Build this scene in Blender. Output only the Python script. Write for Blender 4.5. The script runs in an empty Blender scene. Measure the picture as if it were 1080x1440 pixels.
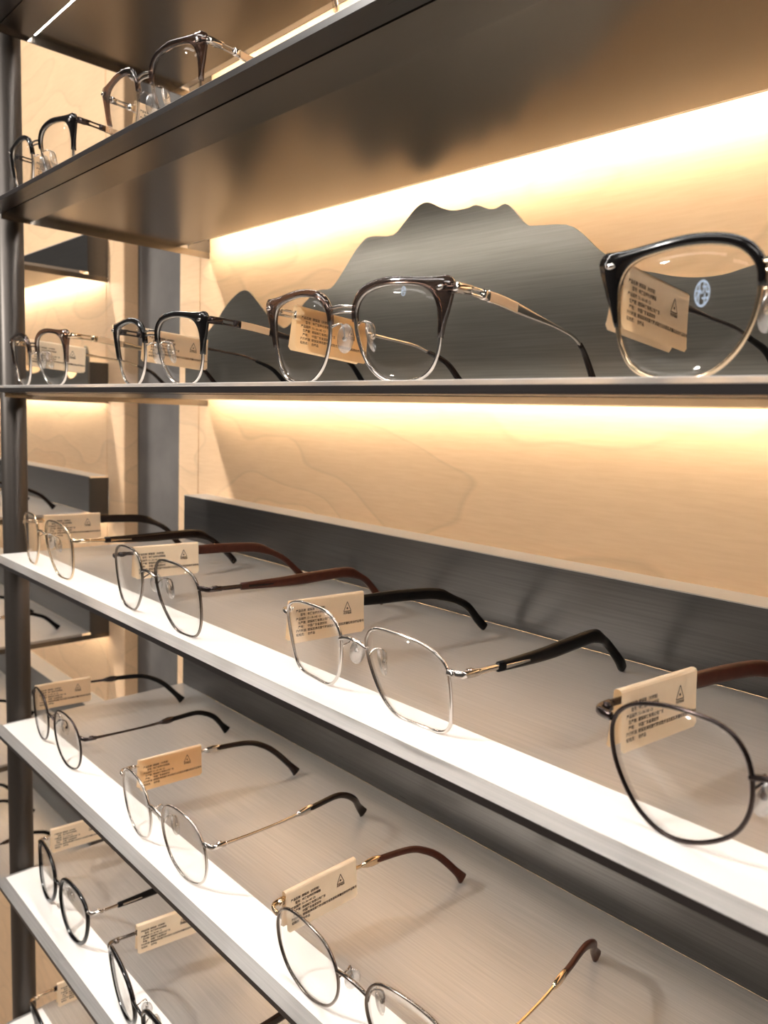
import bpy, bmesh, math
from mathutils import Vector, Matrix, noise
PI = math.pi
S = 0.001                      # everything below is written in millimetres
Z0 = 1400.0                    # height of the zero level (eye level) above the floor
COL = bpy.context.scene.collection

# ---------------------------------------------------------------- camera
def V(x, y, z): return Vector((x*S, y*S, (z+Z0)*S))
sc = bpy.context.scene
cam = bpy.data.objects.new('camera', bpy.data.cameras.new('camera'))
COL.objects.link(cam); sc.camera = cam
CAMP = dict(f=1085.894, yaw=-46.265, pitch=-6.8535, roll=2.244)
cam.data.sensor_fit = 'VERTICAL'; cam.data.sensor_height = 36.0; cam.data.sensor_width = 27.0
cam.data.lens = CAMP['f']/1440*36
y_, p_, r_ = (math.radians(CAMP[k]) for k in ('yaw', 'pitch', 'roll'))
fw = Vector((math.sin(y_)*math.cos(p_), math.cos(y_)*math.cos(p_), math.sin(p_)))
rt = fw.cross(Vector((0, 0, 1))).normalized(); up = rt.cross(fw)
r2 = rt*math.cos(r_)+up*math.sin(r_); u2 = -rt*math.sin(r_)+up*math.cos(r_)
cam.matrix_world = Matrix.Translation(V(0, -210, 0)) @ Matrix((r2, u2, -fw)).transposed().to_4x4()
cam.data.clip_start = 0.01
cam.data.dof.use_dof = True; cam.data.dof.focus_distance = 0.39; cam.data.dof.aperture_fstop = 15

# ---------------------------------------------------------------- world, store light, exposure
w = bpy.data.worlds.new('world'); sc.world = w; w.use_nodes = True
w.node_tree.nodes['Background'].inputs[0].default_value = (1.0, 0.92, 0.84, 1)
w.node_tree.nodes['Background'].inputs[1].default_value = 0.07
LED_FRONT, LED_BACK = 48.0, 28.0
def area(name, loc, size, power, col, target):
    l = bpy.data.lights.new(name, 'AREA'); l.shape = 'RECTANGLE' if size[0] > 300 else 'DISK'
    l.size = size[0]*S
    if l.shape == 'RECTANGLE': l.size_y = size[1]*S
    l.energy = power; l.color = col
    o = bpy.data.objects.new(name, l); COL.objects.link(o); o.location = V(*loc)
    o.rotation_euler = (V(*target)-V(*loc)).to_track_quat('-Z', 'Y').to_euler()
area('store_ceiling_light', (-700, -900, 1300), (1200, 300), 9, (1, .95, .9), (-350, 100, -200))
area('store_spotlight', (-1250, -1250, 1000), (110, 110), 24, (1, .95, .88), (-350, 100, -250))
area('store_ceiling_light', (600, -1400, 1300), (1200, 300), 8, (1, .95, .9), (-350, 100, -200))
sc.view_settings.view_transform = 'Standard'; sc.view_settings.look = 'None'
sc.view_settings.gamma = 1; sc.view_settings.use_curve_mapping = False
sc.view_settings.exposure = 0.4

# ---------------------------------------------------------------- materials
def mat(name):
    m = bpy.data.materials.new(name); m.use_nodes = True
    nt = m.node_tree; b = nt.nodes['Principled BSDF']; return m, nt, b
def simple(name, col, metal=0, rough=.4, alpha=1, coat=0, grain=.04, spec=.5):
    m, nt, b = mat(name)
    tc = nt.nodes.new('ShaderNodeTexCoord'); n = nt.nodes.new('ShaderNodeTexNoise'); n.inputs['Scale'].default_value = 220
    mx = nt.nodes.new('ShaderNodeMix'); mx.data_type = 'RGBA'
    nt.links.new(tc.outputs['Object'], n.inputs['Vector']); nt.links.new(n.outputs['Fac'], mx.inputs['Factor'])
    mx.inputs['A'].default_value = (*[c*(1-grain) for c in col], 1); mx.inputs['B'].default_value = (*[min(1, c*(1+grain)) for c in col], 1)
    nt.links.new(mx.outputs['Result'], b.inputs['Base Color'])
    b.inputs['Metallic'].default_value = metal; b.inputs['Roughness'].default_value = rough
    b.inputs['Specular IOR Level'].default_value = spec; b.inputs['Alpha'].default_value = alpha; b.inputs['Coat Weight'].default_value = coat
    return m
def stretched_noise(nt, scale, vscale, detail=4):
    tc = nt.nodes.new('ShaderNodeTexCoord'); mp = nt.nodes.new('ShaderNodeMapping')
    mp.inputs['Scale'].default_value = vscale
    n = nt.nodes.new('ShaderNodeTexNoise'); n.inputs['Scale'].default_value = scale; n.inputs['Detail'].default_value = detail
    nt.links.new(tc.outputs['Object'], mp.inputs[0]); nt.links.new(mp.outputs[0], n.inputs['Vector']); return n
def ramp(nt, src, stops):
    r = nt.nodes.new('ShaderNodeValToRGB'); nt.links.new(src, r.inputs[0])
    e = r.color_ramp.elements
    e[0].position, e[0].color = stops[0][0], (*stops[0][1], 1); e[1].position, e[1].color = stops[-1][0], (*stops[-1][1], 1)
    for p, c in stops[1:-1]:
        k = e.new(p); k.color = (*c, 1)
    return r
def brushed(name, c, rough, metal=.85, var=.25, rv=.05, bump=.06):
    m, nt, b = mat(name)
    n = stretched_noise(nt, 900, (.02, 1, 1), 3)
    lo = tuple(x*(1-var) for x in c); hi = tuple(x*(1+var) for x in c)
    r = ramp(nt, n.outputs['Fac'], [(.3, lo), (.7, hi)]); nt.links.new(r.outputs[0], b.inputs['Base Color'])
    r2 = nt.nodes.new('ShaderNodeMapRange'); nt.links.new(n.outputs['Fac'], r2.inputs[0])
    r2.inputs[3].default_value = rough-rv; r2.inputs[4].default_value = rough+rv
    nt.links.new(r2.outputs[0], b.inputs['Roughness'])
    bp = nt.nodes.new('ShaderNodeBump');  bp.inputs['Distance'].default_value = .0002
    nt.links.new(n.outputs['Fac'], bp.inputs['Height']); bp.inputs['Strength'].default_value = bump; nt.links.new(bp.outputs[0], b.inputs['Normal'])
    b.inputs['Metallic'].default_value = metal; return m
def wood(name, base, dark, ring=1.0):
    m, nt, b = mat(name)
    tc = nt.nodes.new('ShaderNodeTexCoord'); mp = nt.nodes.new('ShaderNodeMapping'); mp.inputs['Scale'].default_value = (1.0, 1, 2.2)
    n = nt.nodes.new('ShaderNodeTexNoise'); n.inputs['Scale'].default_value = 4.2; n.inputs['Detail'].default_value = 1.5
    nt.links.new(tc.outputs['Object'], mp.inputs[0]); nt.links.new(mp.outputs[0], n.inputs['Vector'])
    mu = nt.nodes.new('ShaderNodeMath'); mu.operation = 'MULTIPLY'; mu.inputs[1].default_value = 9.0*ring
    fr = nt.nodes.new('ShaderNodeMath'); fr.operation = 'FRACT'
    nt.links.new(n.outputs['Fac'], mu.inputs[0]); nt.links.new(mu.outputs[0], fr.inputs[0])
    r = ramp(nt, fr.outputs[0], [(0, (.55,)*3), (.06, (1, 1, 1)), (.5, (.93,)*3), (.93, (.8,)*3), (1, (.55,)*3)])
    f = stretched_noise(nt, 420, (.10, 1, 1), 6)
    r3 = ramp(nt, f.outputs['Fac'], [(.3, dark), (.7, base)])
    mx = nt.nodes.new('ShaderNodeMix'); mx.data_type = 'RGBA'; mx.blend_type = 'MULTIPLY'; mx.inputs['Factor'].default_value = .30
    nt.links.new(r3.outputs[0], mx.inputs['A']); nt.links.new(r.outputs[0], mx.inputs['B']); nt.links.new(mx.outputs['Result'], b.inputs['Base Color'])
    b.inputs['Roughness'].default_value = .5; return m
def glass(name, tint=(.985, .985, .98), rough=.02, extra=0.0):
    m = bpy.data.materials.new(name); m.use_nodes = True; nt = m.node_tree; nt.nodes.clear()
    o = nt.nodes.new('ShaderNodeOutputMaterial'); t = nt.nodes.new('ShaderNodeBsdfTransparent'); g = nt.nodes.new('ShaderNodeBsdfGlossy')
    lw = nt.nodes.new('ShaderNodeLayerWeight'); lw.inputs[0].default_value = .5
    f5 = nt.nodes.new('ShaderNodeMath'); f5.operation = 'POWER'; f5.inputs[1].default_value = 5; nt.links.new(lw.outputs['Facing'], f5.inputs[0])
    f = nt.nodes.new('ShaderNodeMath'); f.operation = 'MULTIPLY_ADD'; f.inputs[1].default_value = .6; f.inputs[2].default_value = .022; nt.links.new(f5.outputs[0], f.inputs[0])
    n = stretched_noise(nt, 40, (1, 1, 1), 2)
    rr = nt.nodes.new('ShaderNodeMapRange'); nt.links.new(n.outputs['Fac'], rr.inputs[0]); rr.inputs[3].default_value = rough; rr.inputs[4].default_value = rough+.02
    nt.links.new(rr.outputs[0], g.inputs['Roughness'])
    a = nt.nodes.new('ShaderNodeMath'); a.operation = 'ADD'; a.inputs[1].default_value = extra; nt.links.new(f.outputs[0], a.inputs[0])
    mx = nt.nodes.new('ShaderNodeMixShader'); t.inputs[0].default_value = (*tint, 1)
    nt.links.new(a.outputs[0], mx.inputs[0]); nt.links.new(t.outputs[0], mx.inputs[1]); nt.links.new(g.outputs[0], mx.inputs[2]); nt.links.new(mx.outputs[0], o.inputs[0])
    return m
def emit(name, col, st):
    m = bpy.data.materials.new(name); m.use_nodes = True; nt = m.node_tree; nt.nodes.clear()
    o = nt.nodes.new('ShaderNodeOutputMaterial'); e = nt.nodes.new('ShaderNodeEmission'); e.inputs[0].default_value = (*col, 1); e.inputs[1].default_value = st
    nt.links.new(e.outputs[0], o.inputs[0]); return m
def slate(name, a, c):
    m, nt, b = mat(name); n = stretched_noise(nt, 14, (1, 1, 1), 8)
    r = ramp(nt, n.outputs['Fac'], [(.3, a), (.7, c)]); nt.links.new(r.outputs[0], b.inputs['Base Color']); b.inputs['Roughness'].default_value = .7; return m

M = dict(
    shelf=brushed('brushed_shelf_metal', (.42, .40, .38), .34, .55, .10, .08, .08),
    under=brushed('dark_underside_metal', (.165, .143, .12), .24, .9, .03, .01, 0),
    nose=brushed('dark_edge_metal', (.028, .023, .022), .3, .15, .12),
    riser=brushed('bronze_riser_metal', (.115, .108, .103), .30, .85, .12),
    cap=brushed('lit_riser_top', (.56, .53, .50), .4, .3, .05),  # paler copy of the riser metal: rear light falling on top, put into colour
    hill=brushed('brushed_mountain_metal', (.27, .25, .215), .32, .93, .10),
    post=simple('bronze_post_metal', (.062, .052, .045), .6, .42),
    white=simple('white_acrylic', (.90, .87, .84), 0, .35, grain=.01),
    maple=wood('maple_veneer', (.82, .565, .345), (.77, .515, .305)),
    maple2=wood('maple_edge', (.52, .43, .25), (.47, .39, .22), .4),
    slate=slate('grey_slate_wall', (.085, .077, .072), (.15, .137, .127)),
    floor=slate('pale_floor', (.42, .32, .25), (.48, .38, .30)),
    ledf=emit('led_front_glow', (1, .96, .91), LED_FRONT), ledb=emit('led_back_glow', (1, .88, .69), LED_BACK),
    lens=glass('demo_lens'), pad=glass('clear_silicone', (.93, .93, .93), .22, .30), clear=glass('clear_acetate', (.86, .83, .80), .08, .08),
    smoke=glass('smoky_acetate', (.42, .34, .31), .08, .07),
    silver=simple('polished_silver', (.66, .62, .58), 1, .12), gold=simple('pale_gold', (.70, .55, .38), 1, .18),
    gun=simple('gunmetal', (.06, .045, .042), .9, .22), black=simple('black_acetate', (.006, .005, .005), 0, .14, coat=.25, spec=.3),
    matte=simple('black_rubber', (.005, .0045, .0045), 0, .3, spec=.1), brown=simple('reddish_brown_wood', (.052, .016, .010), 0, .3, coat=.05, grain=.35, spec=.18),
    dbrown=simple('dark_brown_acetate', (.013, .007, .005), 0, .22, coat=.1, spec=.2), tan=simple('tan_gold_plate', (.72, .52, .34), .35, .38),
    steel=simple('dark_steel', (.24, .205, .18), 1, .2), paper=simple('kraft_paper', (.90, .74, .54), 0, .6, grain=.03),
    ink=simple('dark_ink', (.05, .03, .02), 0, .6), sign_reflection=simple('pale_blue_reflection', (.50, .62, .80), 0, .4),  # pale blue is for the sign reflections painted on the lenses
)

# ---------------------------------------------------------------- mesh helpers
def link(name, me, m, parent=None, loc=None):
    o = bpy.data.objects.new(name, me); COL.objects.link(o)
    if m: me.materials.append(M[m])
    if parent: o.parent = parent
    if loc: o.location = loc
    return o
def tag(o, label, cat=None, group=None):
    o['label'] = label
    if cat: o['category'] = cat
    if group: o['group'] = group
    return o
def smooth(me, on=True):
    me.polygons.foreach_set('use_smooth', [on]*len(me.polygons)); return me
def fix(bm):
    bmesh.ops.recalc_face_normals(bm, faces=bm.faces)
def mesh_of(name, bm, sm=False):
    fix(bm); me = bpy.data.meshes.new(name); bm.to_mesh(me); bm.free()
    if sm: smooth(me)
    return me
def box(bm, x0, x1, y0, y1, z0, z1, bev=0):
    r = bmesh.ops.create_cube(bm, size=1)
    for v in r['verts']:
        v.co = Vector(((x0+x1)/2+v.co.x*(x1-x0), (y0+y1)/2+v.co.y*(y1-y0), (z0+z1)/2+v.co.z*(z1-z0)))*S
    if bev:
        ed = {e for v in r['verts'] for e in v.link_edges}
        bmesh.ops.bevel(bm, geom=list(ed), offset=bev*S, segments=2, affect='EDGES')
def prism_x(bm, poly, x0, x1):      # poly of (y, z)
    a = [bm.verts.new((x0*S, y*S, z*S)) for y, z in poly]; b = [bm.verts.new((x1*S, y*S, z*S)) for y, z in poly]
    n = len(poly)
    bm.faces.new(a); bm.faces.new(b[::-1])
    for i in range(n): bm.faces.new((a[i], a[(i+1) % n], b[(i+1) % n], b[i]))
def cat(pts, closed, sub):
    P = [Vector(p) for p in pts]; n = len(P); out = []
    rng = range(n) if closed else range(n-1)
    g = (lambda i: P[i % n]) if closed else (lambda i: P[max(0, min(n-1, i))])
    for i in rng:
        p0, p1, p2, p3 = g(i-1), g(i), g(i+1), g(i+2)
        for k in range(sub):
            t = k/sub
            out.append(.5*((2*p1)+(-p0+p2)*t+(2*p0-5*p1+4*p2-p3)*t*t+(-p0+3*p1-3*p2+p3)*t**3))
    if not closed: out.append(P[-1].copy())
    return out
def sweep(bm, path, a, b, closed=False, side=None, seg=8, cap=True, sq=1.0):
    """tube along path; a(s) half size along 'side', b(s) half size along the other axis"""
    n = len(path); rings = []
    for i, p in enumerate(path):
        t = (path[(i+1) % n]-path[i-1]) if closed else (path[min(n-1, i+1)]-path[max(0, i-1)])
        t.normalize()
        sd = Vector(side) if side is not None else Vector((1, 0, 0)) if abs(t.x) < .8 else Vector((0, 1, 0))
        u = (sd-t*sd.dot(t)).normalized(); v = t.cross(u)
        s = i/(n if closed else n-1)
        aa = a(s) if callable(a) else a; bb = b(s) if callable(b) else b
        r = []
        for k in range(seg):
            an = 2*PI*(k+.5)/seg; c, d = math.cos(an), math.sin(an)
            c = math.copysign(abs(c)**sq, c); d = math.copysign(abs(d)**sq, d)
            r.append(bm.verts.new((p+u*aa*c+v*bb*d)*S))
        rings.append(r)
    m = n if closed else n-1
    for i in range(m):
        r, q = rings[i], rings[(i+1) % n]
        for k in range(seg): bm.faces.new((r[k], r[(k+1) % seg], q[(k+1) % seg], q[k]))
    if not closed and cap: bm.faces.new(rings[0][::-1]); bm.faces.new(rings[-1])

# ---------------------------------------------------------------- the setting
def struct(name, bm, m, label=None):
    o = link(name, mesh_of(name, bm), m, None, (0, 0, Z0*S)); o['kind'] = 'structure'
    if label: o['label'] = label
    return o
bm = bmesh.new(); box(bm, -3200, 1500, -2600, 232, -1420, -1400); struct('floor', bm, 'floor')
bm = bmesh.new(); box(bm, -3200, 1500, 232, 260, -1400, 1000); struct('wall_back', bm, 'slate', 'grey mottled slate wall seen between the two display bays')
bm = bmesh.new(); box(bm, -731.5, 190, 214, 231.8, -1399.8, 700, .6); struct('trim_1', bm, 'maple', 'warm maple veneer back panel behind the main shelves')
bm = bmesh.new(); box(bm, -774, -732.2, 214, 231.8, -1399.8, 700, .6); struct('trim_2', bm, 'maple', 'narrow maple board at the left end of the main back panel')
bm = bmesh.new(); box(bm, -1866, -958.5, 214, 231.8, -1399.8, 700, .6); struct('trim_3', bm, 'maple', 'maple veneer back panel of the far display bay')
bm = bmesh.new(); box(bm, -958, -908, 214, 231.8, -1399.8, 700, .6); struct('trim_4', bm, 'maple', 'maple edge board right of the far display bay')

# ---------------------------------------------------------------- shelves
Z = {1: 309.0, 2: 161.4, 3: 13.2, 4: -133.0, 5: -288.4, 6: -434.9, 7: -582.5}
TOP = {k: v+2.4 for k, v in Z.items()}
NAMES = {1: 'highest shelf, at the top of the picture', 2: 'upper shelf seen from below', 3: 'shelf at eye level with the mountain cut-out',
         4: 'first shelf below eye level', 5: 'second shelf below eye level', 6: 'third shelf below eye level', 7: 'lowest shelf in the corner'}
PROF = [(7.4, 2.2), (0, 0), (0, -3.3), (14.2, -3.3), (14.2, -1.9), (15.3, -1.9), (15.3, -3.5), (39.9, -5.1), (39.9, -.8), (178, -.8), (178, 2.0), (188, 2.0), (188, 2.2)]
HILL = [(-712, 62), (-690, 68), (-676, 75), (-660, 84), (-640, 99), (-627, 106), (-616, 110), (-606, 110), (-595, 104), (-571, 85), (-553, 75), (-545, 74), (-536, 79), (-525, 89),
        (-512, 97), (-501, 101), (-487, 101), (-475, 110), (-460, 125), (-452, 131), (-446, 134), (-437, 134), (-418, 132), (-407, 139), (-396, 147), (-388, 149.5), (-381, 148), (-373, 144), (-361, 140), (-348, 139.5), (-341, 140.3),
        (-330, 136), (-324, 135.5), (-317, 137), (-310, 132), (-300, 122), (-291, 120), (-271, 117.5), (-260, 111), (-249, 101), (-240, 95), (-228, 88),
        (-213, 84), (-202, 81), (-189, 79), (-176, 79), (-166, 81), (-157, 84), (-139, 98), (-118, 116), (-100, 112), (-60, 62), (0, 45), (40, 56), (58, 82), (66, 84), (85, 70), (120, 38), (150, 42), (172, 73), (182, 72), (188, 58)]
def shelf(k, x0, x1, label, hill_shift=0, with_shadow=True):
    e = bpy.data.objects.new('display_shelf', None); COL.objects.link(e); e.location = V((x0+x1)/2, 0, Z[k]); cx = (x0+x1)/2
    tag(e, label, 'shelf', 'display shelves of the two bays')
    a, b = x0-cx, x1-cx
    bm = bmesh.new(); prism_x(bm, [(7.4, 2.2), (7.4, -.8), (178, -.8), (178, 2.0), (188, 2.0), (188, 2.2)], a, b)
    link('shelf_board', mesh_of('shelf_board', bm), 'shelf', e)
    bm = bmesh.new(); prism_x(bm, [(7.35, 2.2), (0, 0), (0, -.12), (7.35, -.9)], a, b); tag(link('front_bevel', mesh_of('front_bevel', bm), 'shelf', e), 'sloping upper bevel of the front edge')
    bm = bmesh.new(); prism_x(bm, [(0, -.16), (0, -3.3), (14.2, -3.3), (14.2, -.95), (7.4, -.95)], a, b); tag(link('front_edge', mesh_of('front_edge', bm), 'nose', e), 'dark metal front edge')
    bm = bmesh.new(); prism_x(bm, [(15.3, -.95), (15.3, -3.5), (39.9, -5.1), (39.9, -.95)], a, b)
    tag(link('light_cover', mesh_of('light_cover', bm), 'under', e), 'dark lip under the shelf that hides the front light')
    bm = bmesh.new(); box(bm, a+1.6, b-1.6, 40, 178, -1.4, -.85); tag(link('soffit', mesh_of('soffit', bm), 'under', e), 'dark brushed underside')
    for s, sx in (('l', a), ('r', b-1.5)):
        bm = bmesh.new(); box(bm, sx, sx+1.5, 15.4, 213.5, -7.0, -.9); link('side_rim', mesh_of('side_rim', bm), 'under', e)
    bm = bmesh.new(); box(bm, a+3, b-3, 7.5, 37.7, 2.2, 2.4); tag(link('white_strip', mesh_of('white_strip', bm), 'white', e), 'white acrylic strip along the front')
    bm = bmesh.new(); box(bm, a+6, b-6, 40.6, 43.4, -2.0, -1.45); tag(link('light_strip', mesh_of('light_strip', bm), 'ledf', e), 'glowing front light strip')
    bm = bmesh.new(); box(bm, a+6, b-6, 189.9, 191.6, 5, 11); tag(link('light_strip', mesh_of('light_strip', bm), 'ledb', e), 'glowing warm rear light strip')
    if k == 7 and hill_shift:  # extra strip in the far bay, added to brighten the wall underneath
        bm = bmesh.new(); box(bm, a+6, b-6, 196, 206, -1.9, -1.2); tag(link('light_strip', mesh_of('light_strip', bm), 'ledb', e), 'added glowing fill strip below the lowest shelf, brightening the wall')
    if k == 3:
        pts = [(x+hill_shift-cx, z-Z[3]) for x, z in HILL]; pts[0] = (a, pts[0][1]); pts[-1] = (b, pts[-1][1])
        P = [p.to_2d() if hasattr(p, 'to_2d') else p for p in cat([(x, z, 0) for x, z in pts], False, 3)]
        bm = bmesh.new()
        f0 = [bm.verts.new((p[0]*S, .188, p[1]*S)) for p in P]; f1 = [bm.verts.new((p[0]*S, .190, p[1]*S)) for p in P]
        g0 = [bm.verts.new((p[0]*S, .188, .0022)) for p in P]; g1 = [bm.verts.new((p[0]*S, .190, .0022)) for p in P]
        for i in range(len(P)-1):
            for q in ((f0[i], f0[i+1], g0[i+1], g0[i]), (f1[i+1], f1[i], g1[i], g1[i+1]), (f0[i+1], f0[i], f1[i], f1[i+1]), (g0[i], g0[i+1], g1[i+1], g1[i])): bm.faces.new(q)
        bm.faces.new((f0[0], g0[0], g1[0], f1[0])); bm.faces.new((f0[-1], f1[-1], g1[-1], g0[-1]))
        tag(link('mountain_cutout', mesh_of('mountain_cutout', bm), 'hill', e), 'brushed metal sheet cut to a mountain skyline')
        for sx, h in ((a, pts[0][1]), (b-1.5, pts[-1][1])):
            bm = bmesh.new(); box(bm, sx, sx+1.5, 190.1, 213.5, 2.2, h-2); link('end_cap', mesh_of('end_cap', bm), 'riser', e)
    else:
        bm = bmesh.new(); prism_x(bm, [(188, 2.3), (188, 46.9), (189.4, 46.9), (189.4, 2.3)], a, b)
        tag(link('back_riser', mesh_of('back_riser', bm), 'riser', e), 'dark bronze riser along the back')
        bm = bmesh.new(); box(bm, a, b, 188, 213.6, 46.95, 47.6); tag(link('riser_top', mesh_of('riser_top', bm), 'cap', e), 'flat top of the riser, light from above put into its pale colour')
        for sx in (a, b-1.5):
            bm = bmesh.new(); box(bm, sx, sx+1.5, 189.5, 213.5, -.8, 45.5); link('end_cap', mesh_of('end_cap', bm), 'riser', e)
    return e
XL, XR = -714.5, 186.0
for k in range(1, 8):
    shelf(k, XL, XR, 'metal display shelf of the near bay, ' + NAMES[k])
SH = -952.5-XR
for k in range(2, 8):
    shelf(k, XL+SH, XR+SH, 'far left bay shelf level with the ' + NAMES[k].split(',')[0], SH)
def post(x, y, label):
    bm = bmesh.new()
    bmesh.ops.create_cone(bm, segments=40, radius1=.0105, radius2=.0105, depth=2.1, cap_ends=True, matrix=Matrix.Translation((0, 0, 1.05)))
    o = link('round_post', smooth(mesh_of('round_post', bm)), None); o.data.materials.append(M['post']); o.location = (x*S, y*S, 0)
    bm = bmesh.new()
    bmesh.ops.create_cone(bm, segments=32, radius1=.026, radius2=.024, depth=.006, cap_ends=True, matrix=Matrix.Translation((0, 0, .003)))
    link('foot_plate', mesh_of('foot_plate', bm), 'post', o)
    tag(o, label, 'post')
post(-725.2, 26, 'dark bronze round post at the left end of the near shelves')
post(XR+SH+10.7, 26, 'dark bronze round post at the right end of the far bay')

# ---------------------------------------------------------------- spectacles
# right lens outlines (x outwards from the nose, z up), millimetres
SHAPES = {
    'square': [(0, 27), (2, 33), (8, 37.2), (20, 38), (34, 37.3), (44, 34.5), (49, 30), (50, 24), (49.5, 12), (47.5, 4), (42, .3), (30, -.3), (16, .3), (7, 7), (2, 17)],
    'panto': [(0, 28), (2, 34.5), (8, 38.6), (20, 39.4), (34, 38.2), (43, 34.5), (47, 28), (47.5, 18), (45.5, 8), (40, 1.2), (30, -.6), (18, 1), (8, 9), (2, 18)],
    'round': [(0, 24), (3, 33), (10, 38.5), (23, 40.2), (36, 38.5), (44, 33), (48, 24), (47, 13), (41, 4.5), (31, .4), (20, .2), (9, 5), (2, 14)],
    'drop': [(0, 26), (1.5, 35), (7, 40.5), (17, 42), (30, 41), (42, 37.5), (49, 32), (51.5, 25), (50, 15), (43, 4.5), (32, -.3), (20, 2), (8, 9), (2, 17)],
    'brow': [(0, 25), (1.5, 32), (8, 37), (20, 39), (34, 38.3), (43, 36), (47.5, 31), (48.5, 23), (47, 12), (42, 3.5), (33, -.2), (18, -.2), (8, 5.5), (2, 15)],
    'acet': [(0, 25), (3, 35), (11, 41), (24, 43), (37, 41.5), (45, 37), (49, 28), (47.5, 16), (42, 6), (32, .6), (20, .2), (9, 6), (2, 15)],
}
LW = {k: max(p[0] for p in v) for k, v in SHAPES.items()}
LH = {k: max(p[1] for p in v) for k, v in SHAPES.items()}
def outline(shape, sg, gap, r, tilt, sub=5):
    """closed list of 3-D points of one lens outline in the glasses' frame"""
    W = LW[shape]+gap/2; out = []
    for p in cat([(x, z, 0) for x, z in SHAPES[shape]], True, sub):
        x = gap/2+p[0]; z = p[1]+r
        out.append(Vector((sg*x, 3.5*(x/W)**2-tilt*z, z)))
    return out
def offset(pts, sg, d):
    """offset outward in the x-z plane by d(i)"""
    n = len(pts); c = sum(pts, Vector())/n; out = []
    for i, p in enumerate(pts):
        t = pts[(i+1) % n]-pts[i-1]; nn = Vector((t.z, 0, -t.x)).normalized()
        if nn.dot(p-c) < 0: nn = -nn
        out.append(p+nn*d(i))
    return out
def lens_mesh(pts, sg):
    n = len(pts); c = sum(pts, Vector())/n; bm = bmesh.new(); fr = []; bk = []
    for q in (1, .7, .4):
        bul = -2.2*(1-q*q)
        fr.append([bm.verts.new(((c+(p-c)*q)+Vector((0, bul-.6, 0)))*S) for p in pts]); bk.append([bm.verts.new(((c+(p-c)*q)+Vector((0, bul+.6, 0)))*S) for p in pts])
    for L, sgn in ((fr, 1), (bk, -1)):
        cc = bm.verts.new((c+Vector((0, -2.2-.6*sgn, 0)))*S)
        for a, b in zip(L, L[1:]):
            for i in range(n): bm.faces.new((a[i], a[(i+1) % n], b[(i+1) % n], b[i]))
        for i in range(n): bm.faces.new((L[-1][i], L[-1][(i+1) % n], cc))
    for i in range(n): bm.faces.new((fr[0][i], fr[0][(i+1) % n], bk[0][(i+1) % n], bk[0][i]))
    return smooth(mesh_of('lens', bm))
def band(pts, outer, y0, y1):
    """open strip between two rows of points, thick in y"""
    bm = bmesh.new(); rows = []
    for p, q in zip(pts, outer):
        m = (p+q)/2
        rows.append([bm.verts.new(v*S) for v in (p+Vector((0, y0*.7, 0)), m+Vector((0, y0, 0)), q+Vector((0, y0*.5, 0)), q+Vector((0, y1*.5, 0)), m+Vector((0, y1, 0)), p+Vector((0, y1*.7, 0)))])
    return bm, rows
def close_band(bm, rows, closed):
    n = len(rows)
    for i in range(n if closed else n-1):
        a, b = rows[i], rows[(i+1) % n]
        for k in range(6): bm.faces.new((a[k], a[(k+1) % 6], b[(k+1) % 6], b[k]))
    if not closed: bm.faces.new(rows[0][::-1]); bm.faces.new(rows[-1])
cache = {}
def cached(key, fn):
    if key not in cache: cache[key] = fn()
    return cache[key]
def part(name, key, fn, m, parent, label=None):
    me = cached((name, m)+key, lambda: (lambda me: (me.materials.append(M[m]), me)[1])(fn()))
    o = bpy.data.objects.new(name, me); COL.objects.link(o); o.parent = parent
    if label: o['label'] = label
    return o
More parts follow.
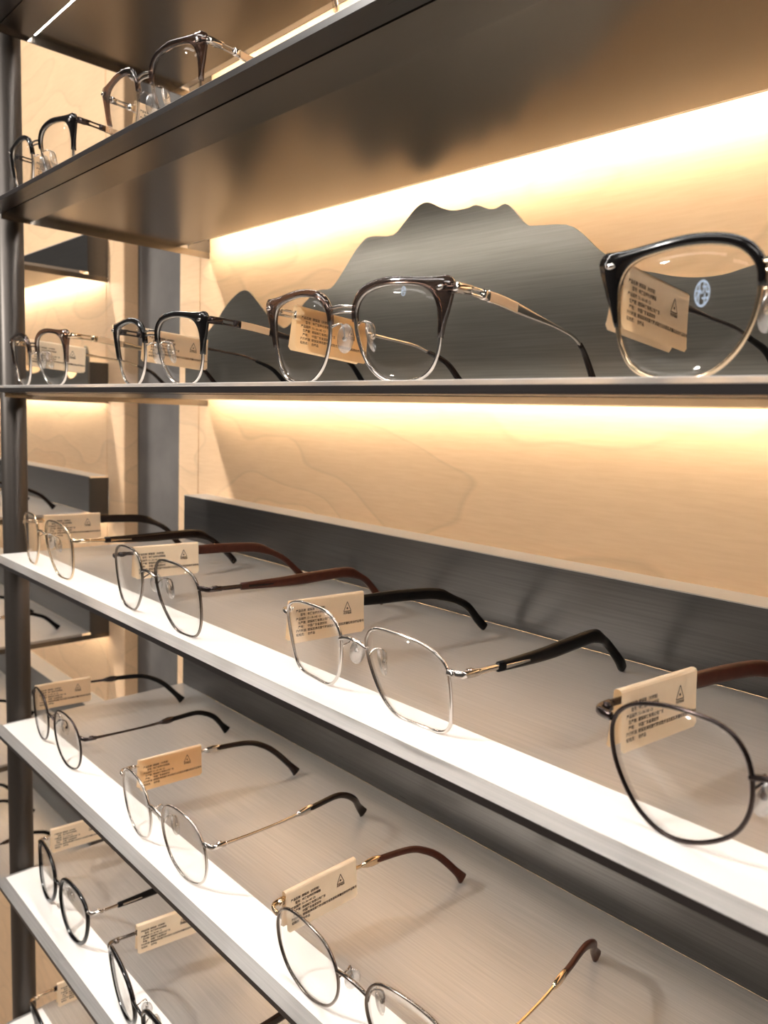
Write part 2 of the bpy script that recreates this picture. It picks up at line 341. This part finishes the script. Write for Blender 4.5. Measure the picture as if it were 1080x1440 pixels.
def glasses(label, group, x, y, ztop, yaw=0, shape='square', style='wire', rim='silver', brow='black', temple='A', tmain='brown', tmetal='silver', gap=17, scale=1.0, tips=None, hz=None, tilt=.2, length=140, sx=1.0, sz=1.0):
    if (sx, sz) != (1.0, 1.0):
        nm = '%s_%.3f_%.3f' % (shape, sx, sz); SHAPES[nm] = [(a*sx, b*sz) for a, b in SHAPES[shape]]
        shape = nm; LW[nm] = max(p[0] for p in SHAPES[nm]); LH[nm] = max(p[1] for p in SHAPES[nm])
    root = bpy.data.objects.new('eyeglasses', None); COL.objects.link(root)
    root.location = V(x, y, ztop); root.rotation_euler = (0, 0, math.radians(yaw)); root.scale = (scale,)*3
    tag(root, label, 'eyeglasses', group)
    W, Hh = LW[shape]+gap/2, LH[shape]
    rr = {'wire': .75, 'brow': .8, 'acet': .5}[style]
    base = rr if style != 'acet' else 2.2
    hz = hz or {'wire': .74, 'brow': .91, 'acet': .82}[style]*Hh+base
    for sg in (-1, 1):
        pts = outline(shape, sg, gap, base, tilt)
        n = len(pts)
        if style in ('wire', 'brow'):
            def f(pts=pts):
                bm = bmesh.new(); sweep(bm, pts, rr*1.15, rr, closed=True, side=(0, 1, 0), seg=8); return smooth(mesh_of('rim', bm))
            part('rim', (shape, sg, gap, style, tilt), f, rim, root)
        else:
            def f(pts=pts, sg=sg):
                cz = Hh*.55
                o = offset(pts, sg, lambda i: 2.2+(2.2*max(0, 1-abs(pts[i].z-Hh*.84)/9) if sg*pts[i].x > W*.72 else 0))
                bm, rows = band(offset(pts, sg, lambda i: -.6), o, -1.5, 1.8); close_band(bm, rows, True); return smooth(mesh_of('rim', bm))
            part('rim', (shape, sg, gap, style, tilt), f, brow, root)
        lo = part('lens', (shape, sg, gap, tilt), lambda: lens_mesh(pts, sg), 'lens', root)
        if style == 'brow':
            def f(pts=pts, sg=sg):
                # indices running from the nose side over the top to the outer lower end
                idx = [i for i in range(n) if (pts[i].z > Hh*.62) or (sg*pts[i].x > W*.6 and pts[i].z > Hh*.44)]
                idx.sort(key=lambda i: (i-0) % n)
                # rotate so that the run is continuous
                runs = idx[:]
                for j in range(len(idx)):
                    if (idx[j]-idx[j-1]) % n != 1: runs = idx[j:]+idx[:j]
                m_ = len(runs)
                def wd(j):
                    s = j/(m_-1); p = pts[runs[j]]
                    k = 1.3+1.4*min(1, s*5)
                    cor = max(0, 1-math.hypot(sg*p.x-W*.965, p.z-Hh*.90)/13)
                    k *= min(1, (1-s)*7+.25)
                    return k
                off = offset(pts, sg, lambda i: 0); ws = {runs[j]: wd(j) for j in range(m_)}
                off = offset(pts, sg, lambda i: ws.get(i, 0)); inn = offset(pts, sg, lambda i: -.5)
                for j in runs:
                    p = pts[j]; ax = sg*p.x
                    if ax > W*.55:
                        zt = Hh*1.0+base+1.2
                        cx = min(1, (ax-W*.55)/(W*.38)); cz = max(0, min(1, (p.z-Hh*.52)/(Hh*.34)))
                        q = off[j]; off[j] = Vector((sg*(sg*q.x+6.3*cz**2.2*cx**3), q.y+1.0*cz*cx**3, q.z+(min(zt, q.z+3)-q.z)*(cx**2)*cz))
                bm, rows = band([inn[i] for i in runs], [off[i] for i in runs], -1.9, 1.9); close_band(bm, rows, False); return smooth(mesh_of('brow_bar', bm))
            b = part('brow_bar', (shape, sg, gap, tilt), f, brow, root)
            def g(sg=sg):
                bm = bmesh.new(); bmesh.ops.create_uvsphere(bm, u_segments=10, v_segments=6, radius=.001)
                for v in bm.verts:
                    v.co = Vector((sg*(W+1.4)+v.co.x*1900, 1.6+3.5-tilt*Hh*.9-3.6+v.co.y*700, Hh*.93+v.co.z*1000))*S
                return smooth(mesh_of('rivet', bm))
            part('rivet', (shape, sg, gap, tilt), g, 'silver', b)
        # nose pad on its curved arm
        def f(sg=sg):
            bm = bmesh.new(); bmesh.ops.create_uvsphere(bm, u_segments=16, v_segments=10, radius=1)
            R = Matrix.Rotation(sg*.55, 3, 'Z') @ Matrix.Rotation(-sg*.28, 3, 'Y')
            for v in bm.verts:
                c = Vector((v.co.x*1.6, v.co.y*3.9, v.co.z*6.8)); v.co = (R @ c+Vector((sg*(gap/2-.2), 8.5-tilt*Hh*.5, Hh*.52)))*S
            return smooth(mesh_of('nose_pad', bm))
        np_ = part('nose_pad', (sg, gap, Hh, tilt), f, 'pad', root)
        def f(sg=sg):
            bm = bmesh.new(); z = Hh
            P = cat([(sg*(gap/2+.5), 1-tilt*z*.7, z*.62), (sg*(gap/2-1), 4-tilt*z*.5, z*.68), (sg*(gap/2+1.2), 8-tilt*z*.5, z*.66), (sg*(gap/2+1.6), 9.5-tilt*z*.5, z*.56), (sg*(gap/2+.6), 8.8-tilt*z*.5, z*.52)], False, 5)
            sweep(bm, P, .45, .45, seg=6)
            bmesh.ops.create_uvsphere(bm, u_segments=8, v_segments=6, radius=.0012, matrix=Matrix.Translation(Vector((sg*(gap/2+.9), 9.0-tilt*z*.5, z*.52))*S))
            return smooth(mesh_of('pad_arm', bm))
        part('pad_arm', (sg, gap, Hh, tilt), f, rim if style != 'acet' else 'silver', np_)
        # end piece and temple
        yo = 3.5-tilt*hz
        def f(sg=sg):
            bm = bmesh.new()
            P = cat([(sg*(W-.4), yo-.2, hz), (sg*(W+3), yo+.2, hz+.2), (sg*(W+6), yo+2.2, hz), (sg*(W+6.8), yo+6.5, hz), (sg*(W+6.8), yo+10, hz)], False, 5)
            sweep(bm, P, 1.1, 1.5, side=(1, .3, 0), seg=8, sq=.7)
            box(bm, sg*(W+5.6)-1.4, sg*(W+5.6)+1.4, yo+5.0, yo+8.5, hz-1.6, hz+1.6, .4)
            if style == 'brow':
                for dz in (-1.9, 1.9):
                    sweep(bm, [Vector((sg*(W+3.5), yo+.8, hz+dz)), Vector((sg*(W+6.6), yo+2.6, hz+dz*.8)), Vector((sg*(W+6.8), yo+11.5, hz+dz*.7))], .7, .7, seg=8)
            return smooth(mesh_of('hinge', bm))
        part('hinge', (sg, shape, gap, style, round(hz, 1), tilt), f, tmetal, root)
        tx = tips or (W-10)
        drop0 = hz-1.5 if temple != 'C' else hz-2.5
        def path(sg=sg):
            X = W+6.8; y0 = yo+9
            K = [(X, y0, hz), (X-.5, y0+22, hz-.6), (X-2.2, y0+48, hz-1.4), (X-5, y0+74, hz-1.6), (X-8.5, y0+95, hz-2.6), (X-11, y0+107, hz-6.5), (X-14, y0+118, hz*.6), (tx+1, y0+129, hz*.26), (tx, y0+135, 2.0)]
            if temple == 'C': K = [(X, y0, hz), (X-.5, y0+22, hz-1.2), (X-2.2, y0+48, hz-4.0), (X-5, y0+74, hz-6.5), (X-8, y0+92, hz-8.5), (X-10.5, y0+104, hz-12), (X-14, y0+116, hz*.52), (tx+1, y0+128, hz*.22), (tx, y0+135, 2.0)]
            kk = (length-y0)/135.0
            return cat([(sg*a, y0+(b-y0)*kk, c) for a, b, c in K], False, 6)
        P = path(); N = len(P)
        tk = (sg, shape, gap, style, temple, round(hz, 1), round(tx, 1), tilt, length)
        if temple == 'A':      # short metal link, then a flat wooden arm
            def f1():
                bm = bmesh.new(); sweep(bm, P[:6], .9, 1.25, side=(1, 0, 0), seg=8, sq=.6); return smooth(mesh_of('temple', bm))
            t = part('temple', tk, f1, tmetal, root)
            def f2():
                bm = bmesh.new(); q = P[4:]
                sweep(bm, q, lambda s: 1.25+.6*s, lambda s: (min(3.6, 2.2+s*6) if s < .5 else 3.6-1.3*min(1, (s-.5)/.12))+(.45*math.exp(-((s-.93)/.09)**2)), side=(1, 0, 0), seg=10, sq=.6); return smooth(mesh_of('temple_tip', bm))
            part('temple_tip', tk, f2, tmain, t, 'thick coloured arm behind the metal link')
            def f3():
                bm = bmesh.new(); m0 = [p+Vector((-sg*1.05, 0, -.3)) for p in P[5:10]]
                sweep(bm, m0, .35, lambda s: 1.1-.5*s, side=(1, 0, 0), seg=6, sq=.5); m0 = [p+Vector((sg*1.05, 0, -.3)) for p in P[5:10]]
                sweep(bm, m0, .35, lambda s: 1.1-.5*s, side=(1, 0, 0), seg=6, sq=.5); return mesh_of('inlay', bm)
            part('inlay', tk, f3, tmetal, t, 'bright metal inlay')
        elif temple == 'B':    # thin wire arm, arrow joint, moulded tip
            def f1():
                bm = bmesh.new(); sweep(bm, P[:17], .65, lambda s: 1.25-.35*math.sin(PI*min(1, s*1.1)), side=(1, 0, 0), seg=8)
                sweep(bm, P[14:19], lambda s: .8+.8*s*(1-s)*4*.6, lambda s: .9+1.9*math.sin(PI*min(1, s*.9)), side=(1, 0, 0), seg=8, sq=.7)
                return smooth(mesh_of('temple', bm))
            t = part('temple', tk, f1, tmetal, root)
            def f2():
                bm = bmesh.new(); sweep(bm, P[16:], lambda s: 1.15+.6*s, lambda s: 2.0+.5*s+(1.2*max(0, s-.8)/.2), side=(1, 0, 0), seg=10, sq=.75); return smooth(mesh_of('temple_tip', bm))
            part('temple_tip', tk, f2, tmain, t, 'moulded arm tip')
        else:                  # flat plate, thin wire, slim tip
            def f1():
                bm = bmesh.new()
                for dz in (-1.3, 1.3): sweep(bm, [p+Vector((0, 0, dz)) for p in P[0:5]], .6, .6, side=(1, 0, 0), seg=8)
                sweep(bm, P[3:5], 1.2, 2.1, side=(1, 0, 0), seg=10, sq=.5)
                sweep(bm, P[4:31], .7, lambda s: 2.35 if s < .2 else 2.35-1.55*min(1, (s-.2)/.28), side=(1, 0, 0), seg=8, sq=.55); return smooth(mesh_of('temple', bm))
            t = part('temple', tk, f1, tmetal, root)
            def f3():
                bm = bmesh.new(); 
                for s2 in (-1, 1):
                    sweep(bm, [p+Vector((s2*.62, 0, 0)) for p in P[4:10]], .25, 2.1, side=(1, 0, 0), seg=6, sq=.4)
                return mesh_of('arm_plate', bm)
            part('arm_plate', tk, f3, 'tan', t, 'flat tan plate on the arm')
            def f2():
                bm = bmesh.new(); sweep(bm, P[29:], lambda s: 1.2+.5*s, lambda s: 1.2+1.4*s, side=(1, 0, 0), seg=10, sq=.8); return smooth(mesh_of('temple_tip', bm))
            part('temple_tip', tk, f2, tmain, t, 'slim arm tip')
    # bridge
    def f():
        bm = bmesh.new(); z = base+Hh*(.70 if style != 'brow' else .80)
        P = cat([(-gap/2-.6, -tilt*z, z), (-gap/4, -tilt*z-.8, z+1.7), (0, -tilt*z-1.1, z+2.2), (gap/4, -tilt*z-.8, z+1.7), (gap/2+.6, -tilt*z, z)], False, 5)
        if style == 'brow': P = [Vector((p.x, p.y, z+(p.z-z)*.35)) for p in P]
        sweep(bm, P, 1.1 if style != 'brow' else .8, .95 if style != 'brow' else .7, side=(0, 1, 0), seg=8)
        if style == 'brow':
            sweep(bm, [p+Vector((0, .4, -2.4)) for p in P], .7, .6, side=(0, 1, 0), seg=8)
        return smooth(mesh_of('bridge', bm))
    part('bridge', (gap, Hh, style, tilt), f, rim if rim != 'clear' else 'silver', root)
    root['temple_data'] = [W+6.8, yo+9, hz]
    return root

# ---------------------------------------------------------------- price tags (folded paper sleeves with small print)
def text_mesh():
    lines = [(3.2, 5.6, 1.25, '产品名称：'), (11, 5.6, 1.25, '眼镜架（光学架）'), (6.2, 7.9, 1.25, '型号：'), (11, 7.9, 1.25, '金属全框光学眼镜'),
             (3.2, 10.2, 1.25, '产品规格：'), (11, 10.2, 1.25, '51-18-145 C3'), (4.6, 12.4, 1.25, '生产商：'), (11, 12.4, 1.25, '眼镜科技有限公司广东'),
             (4.6, 14.6, 1.25, '产地：'), (11, 14.6, 1.25, '中国广东省深圳市'), (3.2, 16.8, 1.25, '执行标准：'), (11, 16.8, 1.25, '眼镜架通用要求和试验方法及配装质量检验合格证明书'),
             (3.2, 19.0, 1.25, '检验员：'), (11, 19.0, 1.25, '合格品'), (36.6, 10.9, 1.1, '光学镜架')]
    bm = bmesh.new()
    for x, y, sz, t in lines:
        cu = bpy.data.curves.new('print', 'FONT'); cu.body = t; cu.size = sz*1.36; cu.resolution_u = 1; cu.offset = .045
        o = bpy.data.objects.new('print', cu); COL.objects.link(o)
        bpy.context.view_layer.update()
        me = bpy.data.meshes.new_from_object(o.evaluated_get(bpy.context.evaluated_depsgraph_get()))
        me.transform(Matrix.Translation((x, -y, 0))); bm.from_mesh(me)
        bpy.data.objects.remove(o); bpy.data.curves.remove(cu); bpy.data.meshes.remove(me)
    # triangle emblem with a dot
    for v in bm.verts: v.co.x *= .92; v.co.y *= .95
    T = [(36.4, -3.6), (33.9, -8.8), (38.9, -8.8)]
    for i in range(3):
        a, b = Vector((*T[i], 0)), Vector((*T[(i+1) % 3], 0)); d = (b-a).normalized(); n = Vector((-d.y, d.x, 0))*.17
        bm.faces.new([bm.verts.new(v) for v in (a-n, b-n, b+n, a+n)])
    bm.faces.new([bm.verts.new((36.4+.55*math.cos(k*PI/4), -7.2+.55*math.sin(k*PI/4), 0)) for k in range(8)])
    # a line, lying on the paper: x -> along the arm, y -> up
    vs = [(v.co.x, v.co.y) for v in bm.verts]
    for v, (x, y) in zip(bm.verts, vs): v.co = Vector((flap_x(-y)+.22, x, y))*S
    me = bpy.data.meshes.new('printed_text'); bm.to_mesh(me); bm.free(); me.materials.append(M['ink']); return me
FOLD = 1.6
def flap_x(d):     # how far the flap stands off the arm at distance d below the fold
    return FOLD+.035*d+.0016*d*d
TL, TH = 48.0, 21.6
def tag_mesh():
    prof = [(-flap_x(TH*k/8), -TH*k/8) for k in range(8, -1, -1)]
    prof += [(-FOLD*.7, .7), (0, 1.0), (FOLD*.7, .7)]
    prof += [(flap_x(TH*k/8), -TH*k/8) for k in range(0, 9)]
    ys = [0, 1.6]+[TL*k/8 for k in range(1, 8)]+[TL-1.6, TL]
    bm = bmesh.new(); g = []
    for j, y in enumerate(ys):
        row = []
        for i, (x, z) in enumerate(prof):
            zz = z
            if i in (0, len(prof)-1) and j in (0, len(ys)-1): zz = z+1.6      # rounded corners
            row.append(bm.verts.new((x*S, (y+(0.0 if abs(z) > 1.5 else 0))*S, zz*S)))
        g.append(row)
    for a, b in zip(g, g[1:]):
        for i in range(len(prof)-1): bm.faces.new((a[i], a[i+1], b[i+1], b[i]))
    r = bmesh.ops.solidify(bm, geom=bm.faces[:], thickness=.00022)
    me = mesh_of('paper_tag', bm); me.materials.append(M['paper']); return me
TAG, TEXT = tag_mesh(), text_mesh()
def price_tag(gl, label, side=-1, start=5, pitch=0, group='paper price tags on the eyeglass arms', lift=0, slope=None):
    W, yo, hz = gl['temple_data']; sc_ = gl.scale[0]
    Mw = Matrix.Translation(gl.location) @ gl.rotation_euler.to_matrix().to_4x4()
    p = Mw @ Vector((side*(W-.8)*S*sc_, (yo+start)*S*sc_, (hz+3.6+lift)*S*sc_))
    o = bpy.data.objects.new('price_tag', TAG); COL.objects.link(o); o.location = p
    o.rotation_euler = (math.radians(pitch), 0, gl.rotation_euler.z+side*math.radians(-2.6)*-1)
    tag(o, label, 'price tag', group)
    t = bpy.data.objects.new('printed_text', TEXT); COL.objects.link(t); t.parent = o
    t['label'] = 'small dark printed lines and a triangle mark'
    return o

G = 'eyeglasses on the near shelves'
def pair(k, x, y, lab, taglab=None, tk=None, **kw):
    g = glasses(lab, G, x, y, TOP[k], **kw)
    if taglab: price_tag(g, taglab, **(tk or {}))
    return g
# eye level shelf (3): browline frames
BR = dict(tilt=.12, sx=.94, sz=.99, shape='brow', style='brow', temple='C')
pair(3, -637, 16, 'brown-topped clear browline eyeglasses at the left end of the mountain shelf', 'paper tag on the leftmost brown-topped eyeglasses of the mountain shelf', dict(start=6, pitch=-4), rim='silver', brow='smoke', tmain='dbrown', tmetal='gold', **BR, yaw=0, gap=17.5)
pair(3, -451, 21, 'black browline eyeglasses in front of the small mountain peak', 'paper tag on the black eyeglasses before the small peak', dict(start=14, pitch=-4), rim='silver', brow='black', tmain='matte', tmetal='gun', **BR, yaw=0, gap=17)
g3b = pair(3, -265, 17, 'smoky grey browline eyeglasses with tan arm plate in front of the big mountain', 'paper tag seen through the left lens of the smoky browline eyeglasses', dict(start=9, pitch=-5), rim='silver', brow='smoke', tmain='dbrown', tmetal='silver', **BR, yaw=1, gap=17)
g3c = pair(3, -81, 22, 'large nearest black browline eyeglasses at the right edge of the mountain shelf', 'paper tag seen through the lens of the nearest black browline eyeglasses', dict(start=4, pitch=-5), rim='gold', brow='black', tmain='matte', tmetal='gun', **BR, yaw=2, gap=18)
# upper shelf (2)
pair(2, -627, 17, 'black browline eyeglasses at the left end of the upper shelf', 'paper tag behind the leftmost black eyeglasses of the upper shelf', dict(start=9, pitch=-4), rim='silver', brow='black', tmain='matte', tmetal='gun', **BR, yaw=2, gap=17)
pair(2, -454, 18, 'clear and brown browline eyeglasses in the middle of the upper shelf', 'pale paper tag half hidden by the upper shelf front', dict(start=14, pitch=-4), rim='clear', brow='smoke', tmain='dbrown', tmetal='silver', **BR, yaw=2, gap=17)
pair(2, -236, 24, 'clear eyeglasses cut off by the top edge of the picture on the upper shelf', None, rim='clear', brow='clear', tmain='dbrown', tmetal='silver', **BR)
# top shelf (1)
pair(1, -640, 24, 'clear eyeglasses in the top left corner on the highest shelf', None, rim='clear', brow='clear', tmain='dbrown', tmetal='silver', **BR)
# first shelf below eye level (4)
pair(4, -622.6, 14.9, 'thin pale gold eyeglasses with dark arms at the left end of the first white-edged shelf', 'pale paper tag nearest the round post on the first white-edged shelf', dict(start=9), shape='panto', rim='gold', temple='A', tmain='dbrown', tmetal='gold', yaw=-1.5, tilt=0.08, sx=0.953, sz=1.079, gap=17.5, length=142.6, tips=49.8)
pair(4, -436.5, 12.7, 'thin steel eyeglasses with reddish brown wooden arms on the first white-edged shelf', 'paper tag on the eyeglasses with reddish brown arms, second from the post', dict(start=6), shape='panto', rim='steel', temple='A', tmain='brown', tmetal='gun', yaw=-1.4, tilt=0.11, sx=1.003, sz=1.067, gap=18.9, length=150, tips=46.5)
pair(4, -255.3, 24, 'squarish silver eyeglasses with thick black arms in the middle of the first white-edged shelf', 'paper tag on the black-armed silver eyeglasses in the middle', dict(start=-4), shape='square', rim='silver', temple='A', tmain='matte', tmetal='silver', yaw=-1.7, tilt=0.2, sx=0.953, sz=1.044, gap=18.1, length=144, tips=49.1)
pair(4, -67.4, 19, 'large nearest black wire eyeglasses at the right edge with brown arms', 'large paper tag folded over the arm of the nearest black wire eyeglasses', dict(start=4), shape='drop', rim='gun', temple='A', tmain='brown', tmetal='gun', yaw=-3.3, tilt=0.25, sx=0.94, sz=1.13, gap=17, length=140, tips=48)
# second shelf below (5)
pair(5, -628.2, 21, 'round dark gunmetal eyeglasses at the left end of the second white-edged shelf', 'paper tag with its shadow below, on the gunmetal eyeglasses by the post', dict(start=-6), shape='round', rim='gun', temple='B', tmain='matte', tmetal='gun', yaw=-3.2, tilt=0.05, sx=1.06, sz=1.08, gap=16, length=136.7, tips=45.2)
pair(5, -431.4, 15.4, 'round silver eyeglasses with dark moulded arms, middle of the second white-edged shelf', 'flat paper tag with clear print standing above the round silver eyeglasses', dict(start=5), shape='round', rim='silver', temple='B', tmain='dbrown', tmetal='silver', yaw=-1, tilt=0.11, sx=0.992, sz=1.13, gap=16.9, length=137.5, tips=41.1)
pair(5, -238.1, 12.5, 'round silver eyeglasses with reddish brown arm tips near the bottom of the picture', 'tilted paper tag on the silver eyeglasses at the bottom centre', dict(start=0, pitch=2), shape='round', rim='steel', temple='B', tmain='brown', tmetal='gold', yaw=1.2, tilt=0.12, sx=1.06, sz=1.08, gap=19, length=134.4, tips=47.1)
pair(5, -50, 15, 'eyeglasses whose brown arm tip just shows at the bottom right corner', None, shape='round', rim='silver', temple='B', tmain='brown', tmetal='silver', yaw=0, tilt=0.12, gap=18, length=138, tips=45)
# third shelf below (6)
pair(6, -622.8, 21.3, 'round glossy black acetate eyeglasses at the left end of the third white-edged shelf', 'tan paper tag leaning over the black acetate eyeglasses by the post', dict(start=2, lift=3), shape='acet', style='acet', rim='black', brow='black', temple='A', tmain='matte', tmetal='silver', yaw=-3.3, tilt=0, sx=1.08, sz=1.03, gap=15)
pair(6, -447.8, 12, 'black acetate eyeglasses seen nearly edge on, cut by the bottom of the picture', 'paper tag under the shelf edge, above the edge-on black eyeglasses', dict(start=13, lift=2), shape='acet', style='acet', rim='black', brow='black', temple='A', tmain='dbrown', tmetal='steel', yaw=-5, tilt=0.12, sx=1.08, sz=1.02, gap=18)
# lowest shelf (7)
pair(7, -618, 20, 'black eyeglasses with gold hinge in the bottom left corner on the lowest shelf', 'small paper tag beside the round post at the bottom left', dict(start=16), yaw=0, shape='acet', style='acet', rim='black', brow='black', temple='A', tmain='dbrown', tmetal='gold', gap=17)
# far bay
G = 'eyeglasses on the far bay shelves'
for k, x, lab, rm, tm in ((4, -1046, 'dark-armed eyeglasses on the far bay shelf, beyond the post, upper left edge', 'silver', 'dbrown'),
                          (5, -1036, 'dark-tipped eyeglasses behind the round post on the far bay shelf', 'silver', 'matte'),
                          (6, -1040, 'silver eyeglasses left of the round post on the far bay shelf', 'silver', 'matte'),
                          (7, -1045, 'black-tipped eyeglasses low at the left edge beyond the post', 'gun', 'matte'),
                          (7, -1215, 'black-armed eyeglasses at the far left edge on the low far bay shelf', 'gun', 'matte')):
    pair(k, x, 22, lab, None, yaw=0, shape='round', rim=rm, temple='B', tmain=tm, tmetal=rm)
# reflections of a sign logo, painted as small marks on two lenses
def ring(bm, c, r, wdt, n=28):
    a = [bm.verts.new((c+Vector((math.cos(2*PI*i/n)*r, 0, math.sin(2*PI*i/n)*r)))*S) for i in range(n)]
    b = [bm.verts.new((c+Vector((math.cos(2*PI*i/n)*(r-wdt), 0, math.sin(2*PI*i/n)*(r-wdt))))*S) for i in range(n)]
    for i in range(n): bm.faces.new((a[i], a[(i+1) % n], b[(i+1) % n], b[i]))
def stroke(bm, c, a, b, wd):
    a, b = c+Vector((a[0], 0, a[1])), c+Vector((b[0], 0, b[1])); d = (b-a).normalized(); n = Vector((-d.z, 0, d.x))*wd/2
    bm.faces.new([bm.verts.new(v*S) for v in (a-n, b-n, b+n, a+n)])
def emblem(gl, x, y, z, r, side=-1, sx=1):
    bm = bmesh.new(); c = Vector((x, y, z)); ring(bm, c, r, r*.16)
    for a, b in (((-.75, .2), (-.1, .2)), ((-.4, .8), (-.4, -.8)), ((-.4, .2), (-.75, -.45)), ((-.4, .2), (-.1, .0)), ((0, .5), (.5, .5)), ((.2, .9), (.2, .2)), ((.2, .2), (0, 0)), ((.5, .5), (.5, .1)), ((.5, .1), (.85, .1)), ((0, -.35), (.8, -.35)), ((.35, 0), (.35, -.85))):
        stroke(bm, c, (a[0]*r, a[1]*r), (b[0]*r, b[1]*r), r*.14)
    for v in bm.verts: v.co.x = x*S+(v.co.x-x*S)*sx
    me = mesh_of('lens_sign_reflection', bm); me.materials.append(M['sign_reflection'])
    o = bpy.data.objects.new('lens_sign_reflection', me); COL.objects.link(o)
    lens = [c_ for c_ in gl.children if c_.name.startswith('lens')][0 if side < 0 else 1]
    o.parent = lens; o['label'] = 'small pale blue round reflection of a sign logo, painted on the lens'
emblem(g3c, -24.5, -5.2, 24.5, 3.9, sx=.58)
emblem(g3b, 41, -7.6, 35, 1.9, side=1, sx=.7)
